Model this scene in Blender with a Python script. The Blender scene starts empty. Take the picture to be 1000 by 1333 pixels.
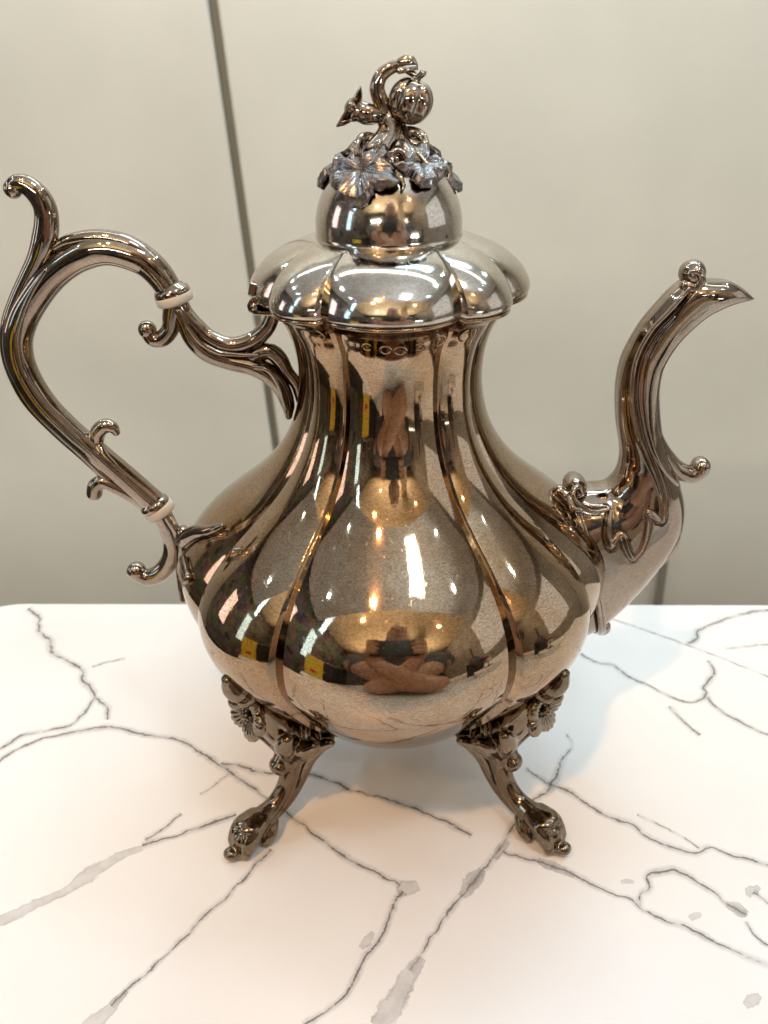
import bpy, math, random
import numpy as np
from mathutils import Matrix, Vector

random.seed(7); rng = np.random.default_rng(7)
sc = bpy.context.scene
COL = sc.collection
CM = 0.01                                  # everything below is laid out in centimetres

# ------------------------------------------------------------------ camera
F_PX, CX, CY = 1000.0, 500.0, 666.5        # phone lens, in pixels of the 1000 x 1333 photograph
PITCH, ROLL = math.radians(29.5), -0.0163770710
CAM = np.array([-0.293351362, -25.0116188, 25.5762209])
_F = np.array([0, math.cos(PITCH), -math.sin(PITCH)]); _R = np.array([1.0, 0, 0]); _U = np.cross(_R, _F)
CF = _F; CR = math.cos(ROLL)*_R + math.sin(ROLL)*_U; CU = -math.sin(ROLL)*_R + math.cos(ROLL)*_U
cd = bpy.data.cameras.new('camera'); cam = bpy.data.objects.new('camera', cd); COL.objects.link(cam)
cd.sensor_fit = 'VERTICAL'; cd.sensor_height = 36.0; cd.lens = 36.0*F_PX/1333.0
cd.clip_start = 0.01; cd.clip_end = 60.0
cd.dof.use_dof = True; cd.dof.focus_distance = 0.252; cd.dof.aperture_fstop = 15.0
cam.matrix_world = Matrix(((CR[0], CU[0], -CF[0], CAM[0]*CM), (CR[1], CU[1], -CF[1], CAM[1]*CM),
                           (CR[2], CU[2], -CF[2], CAM[2]*CM), (0, 0, 0, 1)))
sc.camera = cam

# ------------------------------------------------------------------ world, lamps, exposure
w = bpy.data.worlds.new('World'); sc.world = w; w.use_nodes = True
w.node_tree.nodes['Background'].inputs[0].default_value = (0.70, 0.84, 1.0, 1)
w.node_tree.nodes['Background'].inputs[1].default_value = 0.7
sc.view_settings.view_transform = 'Standard'; sc.view_settings.look = 'None'
sc.view_settings.gamma = 1.0; sc.view_settings.exposure = 0.0; sc.view_settings.use_curve_mapping = False

def area(name, loc, target, power, color, sx, sy=None, shape='RECTANGLE', spread=180):
    l = bpy.data.lights.new(name, 'AREA'); l.energy = power; l.color = color; l.shape = shape
    l.size = sx*CM; l.size_y = (sy or sx)*CM; l.spread = math.radians(spread)
    o = bpy.data.objects.new(name, l); COL.objects.link(o)
    o.location = Vector(loc)*CM
    o.rotation_euler = (Vector(target)-Vector(loc)).to_track_quat('-Z', 'Y').to_euler()
    return o
WARM = (1.0, 0.76, 0.50); COOL = (0.80, 0.92, 1.0)
area('hood_panel_lamp', (33, -44, 129.0), (33, -44, 0), 3.4, COOL, 20, 22)
area('hood_rear_lamp', (22, 58, 129.0), (3, 0, 0), 7.0, (0.46, 0.76, 1.0), 70, 26)
area('added_wall_fill', (0, 40, 129.0), (10, 85, 5), 5.0, (0.92, 0.97, 1.0), 180, 8)  # added fill to brighten the rear wall; no known fixture
area('added_low_wall_fill', (0, 50, -45), (0, 85, -5), 1.3, (1.0, 0.97, 0.88), 200, 8)  # added fill hidden below the table edge, lifts the lower wall
area('strip_lamp', (-118, -70, 172), (-60, -40, 0), 8, (0.50, 0.76, 1.0), 14, 200)
area('added_ceiling_fill', (0, -285, 110), (0, -120, 175), 50, (1.0, 0.91, 0.78), 300, 8, spread=110)  # invented uplight that brightens the cream ceiling mirrored in the pot
area('added_hood_fill', (95, -120, 8), (10, -10, 130), 7, (0.78, 0.90, 1.0), 30, 12, spread=75)  # uplight added so the underside of the hood mirrors lighter
area('blue_lightbox_lamp', (-197, -95, 70), (0, -95, 70), 3.0, (0.50, 0.80, 1.0), 30, 95)
area('white_lightbox_lamp', (-197, 5, 60), (0, 5, 60), 2.4, (1.0, 0.84, 0.90), 36, 80)
area('added_right_fill', (197, -40, 80), (0, -40, 80), 3.0, (0.86, 0.93, 1.0), 120, 110)  # added emitter: makes the right partition side mirror pale
for x, y, p_ in [(-70, -110, 2.0), (-75, -190, 1.2), (25, -220, 1.2), (110, -130, 1.5)]:
    area('ceiling_downlight', (x, y, 173), (x*.4, y*.4, 0), p_, (1.0, 0.55, 0.25), 6, shape='DISK')
for x in (-108, 96):                                           # small white spots set in the hood on both sides
    for y in (-34, 16, 62):
        area('hood_spot_lamp', (x, y, 129), (x*.25, y*.3-2, 0), 1.2 if y > 0 else .6, (0.62, 0.84, 1.0), 4, shape='DISK')
area('warm_hood_lamp', (-30, -60, 129.0), (-10, -22, 0), 6.8, (1.0, 0.52, 0.22), 5, shape='DISK')
sc.cycles.max_bounces = 8; sc.cycles.diffuse_bounces = 3; sc.cycles.glossy_bounces = 5; sc.cycles.transparent_max_bounces = 8

# ------------------------------------------------------------------ geometry helpers
def ray(u, v): return CF + CR*(u-CX)/F_PX - CU*(v-CY)/F_PX
def on_y(u, v, Y=0.0): r = ray(u, v); return CAM + r*((Y-CAM[1])/r[1])
def on_z(u, v, Z=0.0): r = ray(u, v); return CAM + r*((Z-CAM[2])/r[2])
def pxr(P): return (np.asarray(P)-CAM) @ CF / F_PX            # cm per photograph pixel at P
def proj(P):
    d = np.asarray(P, float)-CAM; D = d @ CF
    return np.stack([CX+F_PX*(d @ CR)/D, CY-F_PX*(d @ CU)/D], -1)

def pchip(x, y, xq):
    x = np.asarray(x, float); y = np.asarray(y, float); xq = np.asarray(xq, float)
    h = np.diff(x); dl = np.diff(y)/h; m = np.zeros(len(x))
    for i in range(1, len(x)-1):
        if dl[i-1]*dl[i] > 0:
            w1 = 2*h[i]+h[i-1]; w2 = h[i]+2*h[i-1]; m[i] = (w1+w2)/(w1/dl[i-1]+w2/dl[i])
    m[0] = dl[0]; m[-1] = dl[-1]
    k = np.clip(np.searchsorted(x, xq)-1, 0, len(x)-2); t = (xq-x[k])/h[k]
    return (2*t**3-3*t**2+1)*y[k]+(t**3-2*t**2+t)*h[k]*m[k]+(-2*t**3+3*t**2)*y[k+1]+(t**3-t**2)*h[k]*m[k+1]

def catmull(P, n):
    """centripetal-like resample of rows of P (any number of columns)"""
    P = np.asarray(P, float); L = np.concatenate([[0], np.cumsum(np.maximum(np.linalg.norm(np.diff(P[:, :3], axis=0), axis=1), 1e-5))])
    m = np.zeros_like(P); m[1:-1] = (P[2:]-P[:-2])/(L[2:]-L[:-2])[:, None]
    m[0] = (P[1]-P[0])/(L[1]-L[0]); m[-1] = (P[-1]-P[-2])/(L[-1]-L[-2])
    s = np.linspace(0, L[-1], n); k = np.clip(np.searchsorted(L, s, side='right')-1, 0, len(L)-2)
    h = (L[k+1]-L[k])[:, None]; t = ((s-L[k])/(L[k+1]-L[k]))[:, None]
    return (2*t**3-3*t**2+1)*P[k]+(t**3-2*t**2+t)*h*m[k]+(-2*t**3+3*t**2)*P[k+1]+(t**3-t**2)*h*m[k+1]

class MB:
    """collects vertices and faces (cm) and links them as one mesh object"""
    def __init__(s): s.v = []; s.f = []; s.n = 0; s.uv = []
    def add(s, V, Fc):
        V = np.asarray(V, float); s.v.append(V); s.f += [tuple(int(i)+s.n for i in q) for q in Fc]; s.n += len(V); return s
    def grid(s, G, wrap_u=False, wrap_v=False, flip=False):
        a, b = G.shape[:2]; Fc = []
        for i in range(a if wrap_u else a-1):
            for j in range(b if wrap_v else b-1):
                q = (i*b+j, ((i+1) % a)*b+j, ((i+1) % a)*b+(j+1) % b, i*b+(j+1) % b)
                Fc.append(q[::-1] if flip else q)
        return s.add(G.reshape(-1, 3), Fc)
    def tube(s, pts, rad, n=None, k=28, aspect=1.0, ref=(0, 1, 0), shape=None, cap=True):
        """sweep: pts (m,3), rad (m,), aspect = half-width along ref / radius; round end caps"""
        P = np.column_stack([np.asarray(pts, float), np.asarray(rad, float)])
        asp = np.full(len(P), aspect) if np.isscalar(aspect) else np.asarray(aspect, float)
        P = np.column_stack([P, asp])
        P = catmull(P, n or max(24, 8*len(P)))
        C, r, asp = P[:, :3], np.maximum(P[:, 3], 0.004), P[:, 4]
        T = np.gradient(C, axis=0); T /= np.linalg.norm(T, axis=1)[:, None]
        if cap:                                        # hemispherical ends
            a = np.linspace(0, math.pi/2, 7)[:-1]
            C = np.vstack([C[0]-T[0]*r[0]*np.cos(a)[:, None], C, C[-1]+T[-1]*r[-1]*np.sin(np.linspace(0, math.pi/2, 7)[1:])[:, None]])
            r = np.concatenate([r[0]*np.maximum(np.sin(a), .02), r, r[-1]*np.maximum(np.cos(np.linspace(0, math.pi/2, 7)[1:]), .02)])
            asp = np.concatenate([np.full(6, asp[0]), asp, np.full(6, asp[-1])])
            T = np.vstack([np.repeat(T[:1], 6, 0), T, np.repeat(T[-1:], 6, 0)])
        R = np.asarray(ref, float)
        B = R[None]-T*(T @ R)[:, None]; B /= np.maximum(np.linalg.norm(B, axis=1), 1e-6)[:, None]
        N = np.cross(T, B)
        th = np.linspace(0, 2*math.pi, k, endpoint=False)
        sh = np.ones(k) if shape is None else np.array([shape(t) for t in th])
        G = C[:, None]+r[:, None, None]*sh[None, :, None]*(N[:, None]*np.cos(th)[None, :, None]+asp[:, None, None]*B[:, None]*np.sin(th)[None, :, None])
        s.grid(G, wrap_v=True)
        b = s.n-len(G)*k; m = len(G)
        s.f.append(tuple(b+j for j in range(k))[::1]); s.f.append(tuple(b+(m-1)*k+j for j in range(k))[::-1])
        return s
    def ball(s, c, r, n=18, axes=None):
        r = np.ones(3)*r if np.isscalar(r) else np.asarray(r, float)
        A = np.eye(3) if axes is None else np.asarray(axes, float)
        la = np.linspace(.02, math.pi-.02, n); lo = np.linspace(0, 2*math.pi, 2*n, endpoint=False)
        G = np.stack([np.sin(la)[:, None]*np.cos(lo), np.sin(la)[:, None]*np.sin(lo), np.repeat(np.cos(la)[:, None], 2*n, 1)], -1)*r
        G = G @ A+np.asarray(c, float)
        b = s.n; s.grid(G, wrap_v=True, flip=False)
        k = 2*n; s.f.append(tuple(b+j for j in range(k))[::-1] if False else tuple(b+j for j in range(k))); s.f.append(tuple(b+(n-1)*k+j for j in range(k))[::-1])
        return s
    def box(s, lo, hi):
        x0, y0, z0 = lo; x1, y1, z1 = hi
        return s.add([(x0,y0,z0),(x1,y0,z0),(x1,y1,z0),(x0,y1,z0),(x0,y0,z1),(x1,y0,z1),(x1,y1,z1),(x0,y1,z1)],
                     [(0,3,2,1),(4,5,6,7),(0,1,5,4),(1,2,6,5),(2,3,7,6),(3,0,4,7)])
    def build(s, name, mat, parent=None, smooth=True, **tags):
        me = bpy.data.meshes.new(name); me.from_pydata((np.vstack(s.v)*CM).tolist(), [], s.f); me.update()
        if smooth: me.polygons.foreach_set('use_smooth', [True]*len(me.polygons))
        if mat: me.materials.append(mat)
        o = bpy.data.objects.new(name, me); COL.objects.link(o); o.parent = parent
        for k, v in tags.items(): o[k] = v
        return o

def empty(name, label, cat, loc=(0, 0, 0)):
    o = bpy.data.objects.new(name, None); COL.objects.link(o); o.location = Vector(loc)*CM
    o.empty_display_size = .01; o['label'] = label; o['category'] = cat; return o

def remesh(o, vox, it=6, fac=.5):
    m = o.modifiers.new('remesh', 'REMESH'); m.mode = 'VOXEL'; m.voxel_size = vox*CM; m.use_smooth_shade = True
    m = o.modifiers.new('smooth', 'SMOOTH'); m.factor = fac; m.iterations = it
    return o

def pxpath(pts, Y=0.0):
    """(u, v, radius px[, Y]) -> 3-D centres (cm) and radii (cm)"""
    C = [on_y(p[0], p[1], p[3] if len(p) > 3 else Y) for p in pts]
    return C, [p[2]*pxr(c) for p, c in zip(pts, C)]

# ------------------------------------------------------------------ materials
def new_mat(name):
    m = bpy.data.materials.new(name); m.use_nodes = True
    return m, m.node_tree, m.node_tree.nodes['Principled BSDF']
def node(nt, t, **kw):
    n = nt.nodes.new(t)
    for k, v in kw.items(): setattr(n, k, v)
    return n
def ramp(nt, src, stops):
    r = node(nt, 'ShaderNodeValToRGB'); nt.links.new(src, r.inputs[0])
    while len(r.color_ramp.elements) < len(stops): r.color_ramp.elements.new(.5)
    for e, (p, c) in zip(r.color_ramp.elements, stops): e.position = p; e.color = c if len(c) == 4 else (*c, 1)
    return r

def silver(name, light, brown, dark, grain=.5, rough=(.07, .17), scratch=.04):
    """tarnished silver plate: cloudy brown tarnish, a fine hairy grain in it and polishing scratches"""
    m, nt, p = new_mat(name); L = nt.links
    tc = node(nt, 'ShaderNodeTexCoord')
    cl = node(nt, 'ShaderNodeTexNoise'); cl.inputs['Scale'].default_value = 28; cl.inputs['Detail'].default_value = 6; cl.inputs['Roughness'].default_value = .62
    L.new(tc.outputs['Object'], cl.inputs['Vector'])
    mp = node(nt, 'ShaderNodeMapping'); mp.inputs['Scale'].default_value = (1, 1, 2.6); L.new(tc.outputs['Object'], mp.inputs[0])
    gr = node(nt, 'ShaderNodeTexNoise'); gr.inputs['Scale'].default_value = 330; gr.inputs['Detail'].default_value = 3; gr.inputs['Roughness'].default_value = .6; gr.inputs['Distortion'].default_value = 4.0
    L.new(mp.outputs[0], gr.inputs['Vector'])
    c1 = ramp(nt, cl.outputs[0], [(.38, light), (.66, brown)])
    g1 = ramp(nt, gr.outputs[0], [(.40, (0, 0, 0)), (.60, (1, 1, 1))])
    mul = node(nt, 'ShaderNodeMath', operation='MULTIPLY'); mul.inputs[1].default_value = grain; L.new(g1.outputs[0], mul.inputs[0])
    mx = node(nt, 'ShaderNodeMix', data_type='RGBA'); L.new(mul.outputs[0], mx.inputs[0]); L.new(c1.outputs[0], mx.inputs[6]); mx.inputs[7].default_value = (*dark, 1)
    L.new(mx.outputs[2], p.inputs['Base Color'])
    p.inputs['Metallic'].default_value = 1
    rr = node(nt, 'ShaderNodeMapRange'); L.new(cl.outputs[0], rr.inputs[0]); rr.inputs[1].default_value = .35; rr.inputs[2].default_value = .7
    rr.inputs[3].default_value = rough[0]; rr.inputs[4].default_value = rough[1]; rough_out = rr.outputs[0]
    for rot in ((.2, .5, .8), (.9, .1, 2.1), (1.7, .7, .3)):   # hairline scratches in three directions
        ms = node(nt, 'ShaderNodeMapping'); ms.inputs['Rotation'].default_value = rot; ms.inputs['Scale'].default_value = (1, .035, 1); L.new(tc.outputs['Object'], ms.inputs[0])
        ns = node(nt, 'ShaderNodeTexNoise'); ns.inputs['Scale'].default_value = 700; ns.inputs['Detail'].default_value = 1; L.new(ms.outputs[0], ns.inputs['Vector'])
        rs = ramp(nt, ns.outputs[0], [(.70, (0, 0, 0)), (.76, (.13, .13, .13))])
        ad = node(nt, 'ShaderNodeMath', operation='ADD'); L.new(rough_out, ad.inputs[0]); L.new(rs.outputs[0], ad.inputs[1]); rough_out = ad.outputs[0]
    L.new(rough_out, p.inputs['Roughness'])
    mp2 = node(nt, 'ShaderNodeMapping'); mp2.inputs['Scale'].default_value = (1, .12, .5); mp2.inputs['Rotation'].default_value = (.4, .3, .9); L.new(tc.outputs['Object'], mp2.inputs[0])
    sn = node(nt, 'ShaderNodeTexNoise'); sn.inputs['Scale'].default_value = 1400; sn.inputs['Detail'].default_value = 2; L.new(mp2.outputs[0], sn.inputs['Vector'])
    bp = node(nt, 'ShaderNodeBump'); bp.inputs['Strength'].default_value = scratch; bp.inputs['Distance'].default_value = .0002; L.new(sn.outputs[0], bp.inputs['Height'])
    wv = node(nt, 'ShaderNodeTexNoise'); wv.inputs['Scale'].default_value = 90; wv.inputs['Detail'].default_value = 2; L.new(tc.outputs['Object'], wv.inputs['Vector'])
    b2 = node(nt, 'ShaderNodeBump'); b2.inputs['Strength'].default_value = .02; b2.inputs['Distance'].default_value = .001; L.new(wv.outputs[0], b2.inputs['Height']); L.new(bp.outputs[0], b2.inputs['Normal'])
    L.new(b2.outputs[0], p.inputs['Normal'])
    return m
M_BODY = silver('tarnished_silver_body', (.50, .395, .29), (.385, .25, .14), (.13, .072, .033), .5, (.03, .085))
M_LID = silver('silver_lid', (.63, .59, .54), (.50, .435, .365), (.26, .195, .135), .42, (.05, .15))
M_CAST = silver('cast_silver', (.40, .335, .275), (.28, .215, .16), (.10, .07, .048), .36, (.03, .09))
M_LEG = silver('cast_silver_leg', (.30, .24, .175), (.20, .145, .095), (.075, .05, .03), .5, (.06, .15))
M_LEAF = silver('oxidised_silver_leaf', (.34, .31, .295), (.225, .20, .185), (.08, .064, .056), .65, (.18, .34), .2)

m, nt, p = new_mat('ivory_insulator'); M_IVORY = m
n_ = node(nt, 'ShaderNodeTexNoise'); n_.inputs['Scale'].default_value = 300; r_ = ramp(nt, n_.outputs[0], [(.3, (.50, .45, .37)), (.7, (.64, .60, .52))])
nt.links.new(r_.outputs[0], p.inputs['Base Color']); p.inputs['Roughness'].default_value = .38

m, nt, p = new_mat('white_quartz'); M_TABLE = m
tc = node(nt, 'ShaderNodeTexCoord')
n1 = node(nt, 'ShaderNodeTexNoise'); n1.inputs['Scale'].default_value = 9; n1.inputs['Detail'].default_value = 5; nt.links.new(tc.outputs['Object'], n1.inputs['Vector'])
n2 = node(nt, 'ShaderNodeTexNoise'); n2.inputs['Scale'].default_value = 95; n2.inputs['Detail'].default_value = 4; nt.links.new(tc.outputs['Object'], n2.inputs['Vector'])
r1 = ramp(nt, n1.outputs[0], [(.35, (.83, .82, .80)), (.65, (.78, .77, .75))])
r2 = ramp(nt, n2.outputs[0], [(.72, (0, 0, 0)), (.80, (1, 1, 1))])
f2 = node(nt, 'ShaderNodeMath', operation='MULTIPLY'); f2.inputs[1].default_value = .22; nt.links.new(r2.outputs[0], f2.inputs[0])
mx = node(nt, 'ShaderNodeMix', data_type='RGBA'); nt.links.new(f2.outputs[0], mx.inputs[0]); nt.links.new(r1.outputs[0], mx.inputs[6]); mx.inputs[7].default_value = (.5, .49, .47, 1)
nt.links.new(mx.outputs[2], p.inputs['Base Color']); p.inputs['Roughness'].default_value = .30; p.inputs['Specular IOR Level'].default_value = .35

def vein_mat(name, col, line, alpha, fill=0.0, edge=False):
    """inlaid grey vein: UV.y runs -1..1 across the ribbon; noise makes the line wander, break and fray"""
    m, nt, p = new_mat(name); L = nt.links
    uv = node(nt, 'ShaderNodeUVMap'); sx = node(nt, 'ShaderNodeSeparateXYZ'); L.new(uv.outputs[0], sx.inputs[0])
    tc = node(nt, 'ShaderNodeTexCoord')
    def noise(scale, det):
        n = node(nt, 'ShaderNodeTexNoise'); n.inputs['Scale'].default_value = scale; n.inputs['Detail'].default_value = det; n.inputs['Roughness'].default_value = .65
        L.new(tc.outputs['Object'], n.inputs['Vector']); return n.outputs[0]
    def math_(op, a, b=None, clamp=False):
        q = node(nt, 'ShaderNodeMath', operation=op); q.use_clamp = clamp
        for i, x in enumerate((a, b)):
            if x is None: continue
            if isinstance(x, (int, float)): q.inputs[i].default_value = x
            else: L.new(x, q.inputs[i])
        return q.outputs[0]
    wob = math_('MULTIPLY', math_('SUBTRACT', noise(200, 5), .5), 1.3)
    v = math_('ABSOLUTE', math_('ADD', sx.outputs[1], wob))
    brk = noise(120, 3)
    if not edge: v = math_('DIVIDE', v, math_('ADD', .25, math_('MULTIPLY', noise(55, 2), 1.7)))
    def band(x, wd, soft):
        q = node(nt, 'ShaderNodeMapRange', interpolation_type='SMOOTHSTEP'); L.new(x, q.inputs[0])
        q.inputs[1].default_value = wd; q.inputs[2].default_value = wd+soft; q.inputs[3].default_value = 1; q.inputs[4].default_value = 0
        return q.outputs[0]
    if edge:
        a_line = math_('MULTIPLY', band(math_('ABSOLUTE', math_('SUBTRACT', v, .58)), .02, .22), math_('MULTIPLY', brk, alpha*1.6))
        a_fill = math_('MULTIPLY', band(v, .45, .35), math_('MULTIPLY', brk, fill*2))
        a = math_('MAXIMUM', a_line, a_fill)
    else:
        q = node(nt, 'ShaderNodeMapRange'); L.new(brk, q.inputs[0]); q.inputs[1].default_value = .32; q.inputs[2].default_value = .55; q.inputs[3].default_value = alpha*.18; q.inputs[4].default_value = alpha
        core = math_('MULTIPLY', band(v, line, line*1.2), q.outputs[0])
        halo = math_('MULTIPLY', band(v, .15, .8), math_('MULTIPLY', alpha*.5, brk))
        a = math_('MAXIMUM', core, halo)
    L.new(a, p.inputs['Alpha']); p.inputs['Base Color'].default_value = (*col, 1); p.inputs['Roughness'].default_value = .42; p.inputs['Specular IOR Level'].default_value = .3
    return m
M_VEIN = vein_mat('dark_vein', (.22, .215, .21), .10, .8)
M_FAINT = vein_mat('faint_vein', (.42, .41, .39), .14, .55)
M_PATCH = vein_mat('grey_vein_patch', (.38, .37, .36), .2, .40, .24, True)

def plain(name, col, rough=.5, var=.1, scale=40, metallic=0):
    m, nt, p = new_mat(name)
    t = node(nt, 'ShaderNodeTexCoord'); n = node(nt, 'ShaderNodeTexNoise'); n.inputs['Scale'].default_value = scale; n.inputs['Detail'].default_value = 4
    nt.links.new(t.outputs['Object'], n.inputs['Vector'])
    r = ramp(nt, n.outputs[0], [(.3, tuple(c*(1-var) for c in col)), (.7, tuple(min(1, c*(1+var)) for c in col))])
    nt.links.new(r.outputs[0], p.inputs['Base Color']); p.inputs['Roughness'].default_value = rough; p.inputs['Metallic'].default_value = metallic
    return m
M_PANEL = plain('beige_wall_panel', (.635, .635, .565), .42, .05, 5)
M_GAP = plain('dark_panel_gap', (.20, .195, .15), .6, .05)
M_CREAM = plain('cream_paint', (.78, .66, .46), .6, .04, 2)
M_DARKWALL = plain('brown_far_wall', (.10, .075, .06), .7, .3, 5)
M_FLOOR = plain('dark_floor', (.06, .05, .045), .6, .2, 6)
M_CEIL = plain('grey_ceiling_tile', (.80, .80, .79), .7, .06, 4)

# ------------------------------------------------------------------ setting: table top, panelled wall, far side of the room (seen in the silver)
E1, E2 = on_z(60, 783), on_z(1000, 785)                       # far edge of the table, two points
ed = (E2-E1)/np.linalg.norm(E2-E1); en = np.array([-ed[1], ed[0], 0])
RC = 4.2
out = []
cl = E1-ed*1.0                                                # the far left corner is rounded
for a in np.linspace(0, math.pi/2, 14): out.append(cl-en*RC+en*RC*math.cos(a)-ed*RC*math.sin(a))
out = out[::-1]; left = out[0]
poly = [left-en*78]+out+[E2+ed*60, E2+ed*60-en*78]
poly = [(q[0], q[1]) for q in poly]
tb = MB(); n = len(poly); cen = np.mean(poly, axis=0)
rings = []
for inset, z in [(0, -2.6), (0, -.35), (.08, -.12), (.2, -.03), (.4, 0.0)]:
    ring = []
    for i, q in enumerate(poly):
        a = np.array(poly[i-1]); b = np.array(poly[(i+1) % n]); q = np.array(q)
        t1 = (q-a)/np.linalg.norm(q-a); t2 = (b-q)/np.linalg.norm(b-q); t = t1+t2; t /= np.linalg.norm(t)
        nn = np.array([t[1], -t[0]]); ring.append((*(q+nn*inset), z))
    rings.append(ring)
tb.grid(np.array(rings), wrap_v=True); base = (len(rings)-1)*n
tb.f.append(tuple(base+j for j in range(n))); tb.f.append(tuple(range(n))[::-1])
table = tb.build('marble_tabletop', M_TABLE, smooth=False, label='white marble-look tabletop with thin dark branching veins under the pot', category='tabletop')

def ribbon(pts, width_px, mat, name='vein', jit=.6, z=.012):
    P = []
    for q in pts:
        P.append([q[0], q[1], q[2] if len(q) > 2 else width_px])
    W = np.array([[*on_z(a, b), wd*pxr(on_z(a, b))] for a, b, wd in P]); 
    L = np.linalg.norm(np.diff(W[:, :3], axis=0), axis=1).sum(); n = max(8, int(L/.16))
    W = catmull(W, n)
    T = np.gradient(W[:, :2], axis=0); T /= np.maximum(np.linalg.norm(T, axis=1), 1e-6)[:, None]; N = np.column_stack([-T[:, 1], T[:, 0]])
    j = rng.normal(0, 1, n); j = np.convolve(np.pad(j, 3, mode='edge'), [.1, .2, .4, .2, .1, 0, 0], 'same')[3:-3]*jit*.09
    C = W[:, :2]+N*j[:, None]
    hw = np.maximum(W[:, 3], .02)
    V = []; Fc = []; UV = []
    for i in range(n):
        for s_ in (-1, 1): V.append((*(C[i]+N[i]*hw[i]*s_), z)); UV.append((i*.16, s_))
        if i: Fc.append((2*i-2, 2*i, 2*i+1, 2*i-1))
    mb = MB(); mb.add(V, Fc); o = mb.build(name, mat, table, smooth=False)
    # face winding upward
    lay = o.data.uv_layers.new(name='UVMap')
    for lp in o.data.loops: lay.data[lp.index].uv = UV[lp.vertex_index]
    return o
V_DARK = [
 [(37,792),(50,802),(52,820),(65,832),(70,850),(87,860),(107,872),(107,885),(117,895),(122,910),(102,937),(90,945),(55,952),(25,960),(-5,977)],
 [(122,908),(135,915),(142,922),(136,937)],
 [(-5,994),(20,977),(55,962),(110,950),(150,947),(190,957),(230,962),(255,975),(280,992),(300,1005),(320,1020),(345,1038),(380,1065),(415,1090),(450,1115),(495,1138),(522,1152)],
 [(524,1160),(515,1172),(510,1188),(500,1212),(487,1235),(470,1260),(450,1295),(425,1315),(396,1336)],
 [(288,994),(310,997),(340,1005),(408,1010),(430,1017),(460,1030),(500,1039),(545,1055),(580,1070),(615,1086)],
 [(185,1102),(225,1090),(265,1075),(308,1061)],
 [(352,1105),(330,1132),(295,1167),(260,1200),(230,1230),(200,1260),(170,1285),(145,1310)],
 [(735,985),(715,1025),(697,1042),(668,1078),(655,1100),(635,1125),(615,1150),(590,1180),(570,1210),(550,1240),(535,1265)],
 [(655,1107),(675,1115),(700,1122),(730,1130),(760,1145),(790,1160),(820,1170),(835,1182),(860,1195),(910,1215),(950,1235),(1005,1258)],
 [(685,1000),(715,1020),(740,1030),(765,1047),(795,1065),(820,1072),(845,1092),(875,1102),(907,1110),(925,1105),(950,1112),(1005,1128)],
 [(835,1180),(833,1165),(845,1155),(842,1140),(870,1132),(895,1140),(925,1160),(950,1180),(972,1190)],
]
V_MID = [
 [(755,852),(775,862),(800,867),(820,882),(850,895),(880,910),(905,915),(920,905),(915,895),(930,875),(920,860)],
 [(895,838),(905,833),(910,822),(935,810),(965,800),(985,795),(1005,795)],
 [(920,908),(935,922),(965,940),(1005,960)], [(870,920),(885,935),(912,957)],
 [(190,1095),(215,1077),(237,1060)], [(970,1200),(985,1220),(1005,1232)], [(1005,1178),(980,1162)],
]
V_FAINT = [[(300,1007),(280,1022),(260,1034)], [(830,1060),(880,1085),(910,1105)], [(735,985),(745,970),(738,955)], [(120,868),(140,862),(163,857)], [(945,845),(1000,838)]]
for q in V_DARK: ribbon(q, 7.5, M_VEIN)
for q in V_MID: ribbon(q, 6.5, M_VEIN)
for q in V_FAINT: ribbon(q, 5, M_FAINT, jit=.3)
ribbon([(780,800),(800,807),(850,824),(900,842),(950,861),(1005,883)], 4.5, M_FAINT, 'inlay_line', jit=0)
P_ = [[(-5,1201,9),(30,1187,12),(60,1172,10),(90,1158,9),(118,1138,17),(150,1118,9),(185,1104,6)],
      [(165,1290,5),(145,1312,11),(112,1340,15)], [(518,1163,8),(530,1157,16),(545,1153,9)],
      [(628,1132,7),(615,1148,15),(602,1168,8)], [(548,1246,8),(530,1272,16),(514,1305,20),(492,1338,18)],
      [(700,1121,6),(725,1130,10),(748,1139,5)], [(945,1178,6),(962,1184,14),(974,1189,6)], [(660,1095,5),(650,1108,9),(643,1118,5)],
      [(470,1235,5),(478,1224,9),(486,1214,4)], [(970,1310,6),(982,1302,9),(990,1297,5)], [(898,1197,4),(906,1192,7),(912,1189,3)], [(808,1148,3),(816,1147,5),(824,1146,3)], [(972,1166,4),(978,1160,8),(988,1154,4)]]
for q in P_: ribbon(q, 8, M_PATCH, 'vein_patch', jit=.4, z=.02)

# wall of painted panels some way behind the table; narrow gaps between the panels show a darker backing
YW = 85.0
def wx(u, v): q = on_y(u, v, YW); return q[0], q[2]
def seam(a, b, za, zb):
    (xa, z1), (xb, z2) = wx(*a), wx(*b); k = (xb-xa)/(z2-z1)
    return xa+k*(za-z1), xa+k*(zb-z1)
Z0, Z1 = -75.0, 175.0
sl = seam((276, 0), (356, 560), Z0, Z1)
gw = 5.2*pxr(on_y(320, 330, YW))
wall = MB().box((-260, YW+1.2, Z0), (260, YW+6, Z1)).build('rear_wall', M_GAP, smooth=False, kind='structure')
for (a0, a1), (b0, b1) in [((-260, -260), (sl[0]-gw, sl[1]-gw)), ((sl[0]+gw, sl[1]+gw), (260, 260))]:
    mb = MB(); V = []
    for y in (YW, YW+1.1): V += [(a0, y, Z0), (b0, y, Z0), (b1, y, Z1), (a1, y, Z1)]
    mb.add(V, [(0, 1, 2, 3), (7, 6, 5, 4), (0, 4, 5, 1), (1, 5, 6, 2), (2, 6, 7, 3), (3, 7, 4, 0)])
    o = mb.build('wall_panel', M_PANEL, wall, smooth=False)
    bv = o.modifiers.new('bevel', 'BEVEL'); bv.width = .004; bv.segments = 2

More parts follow.
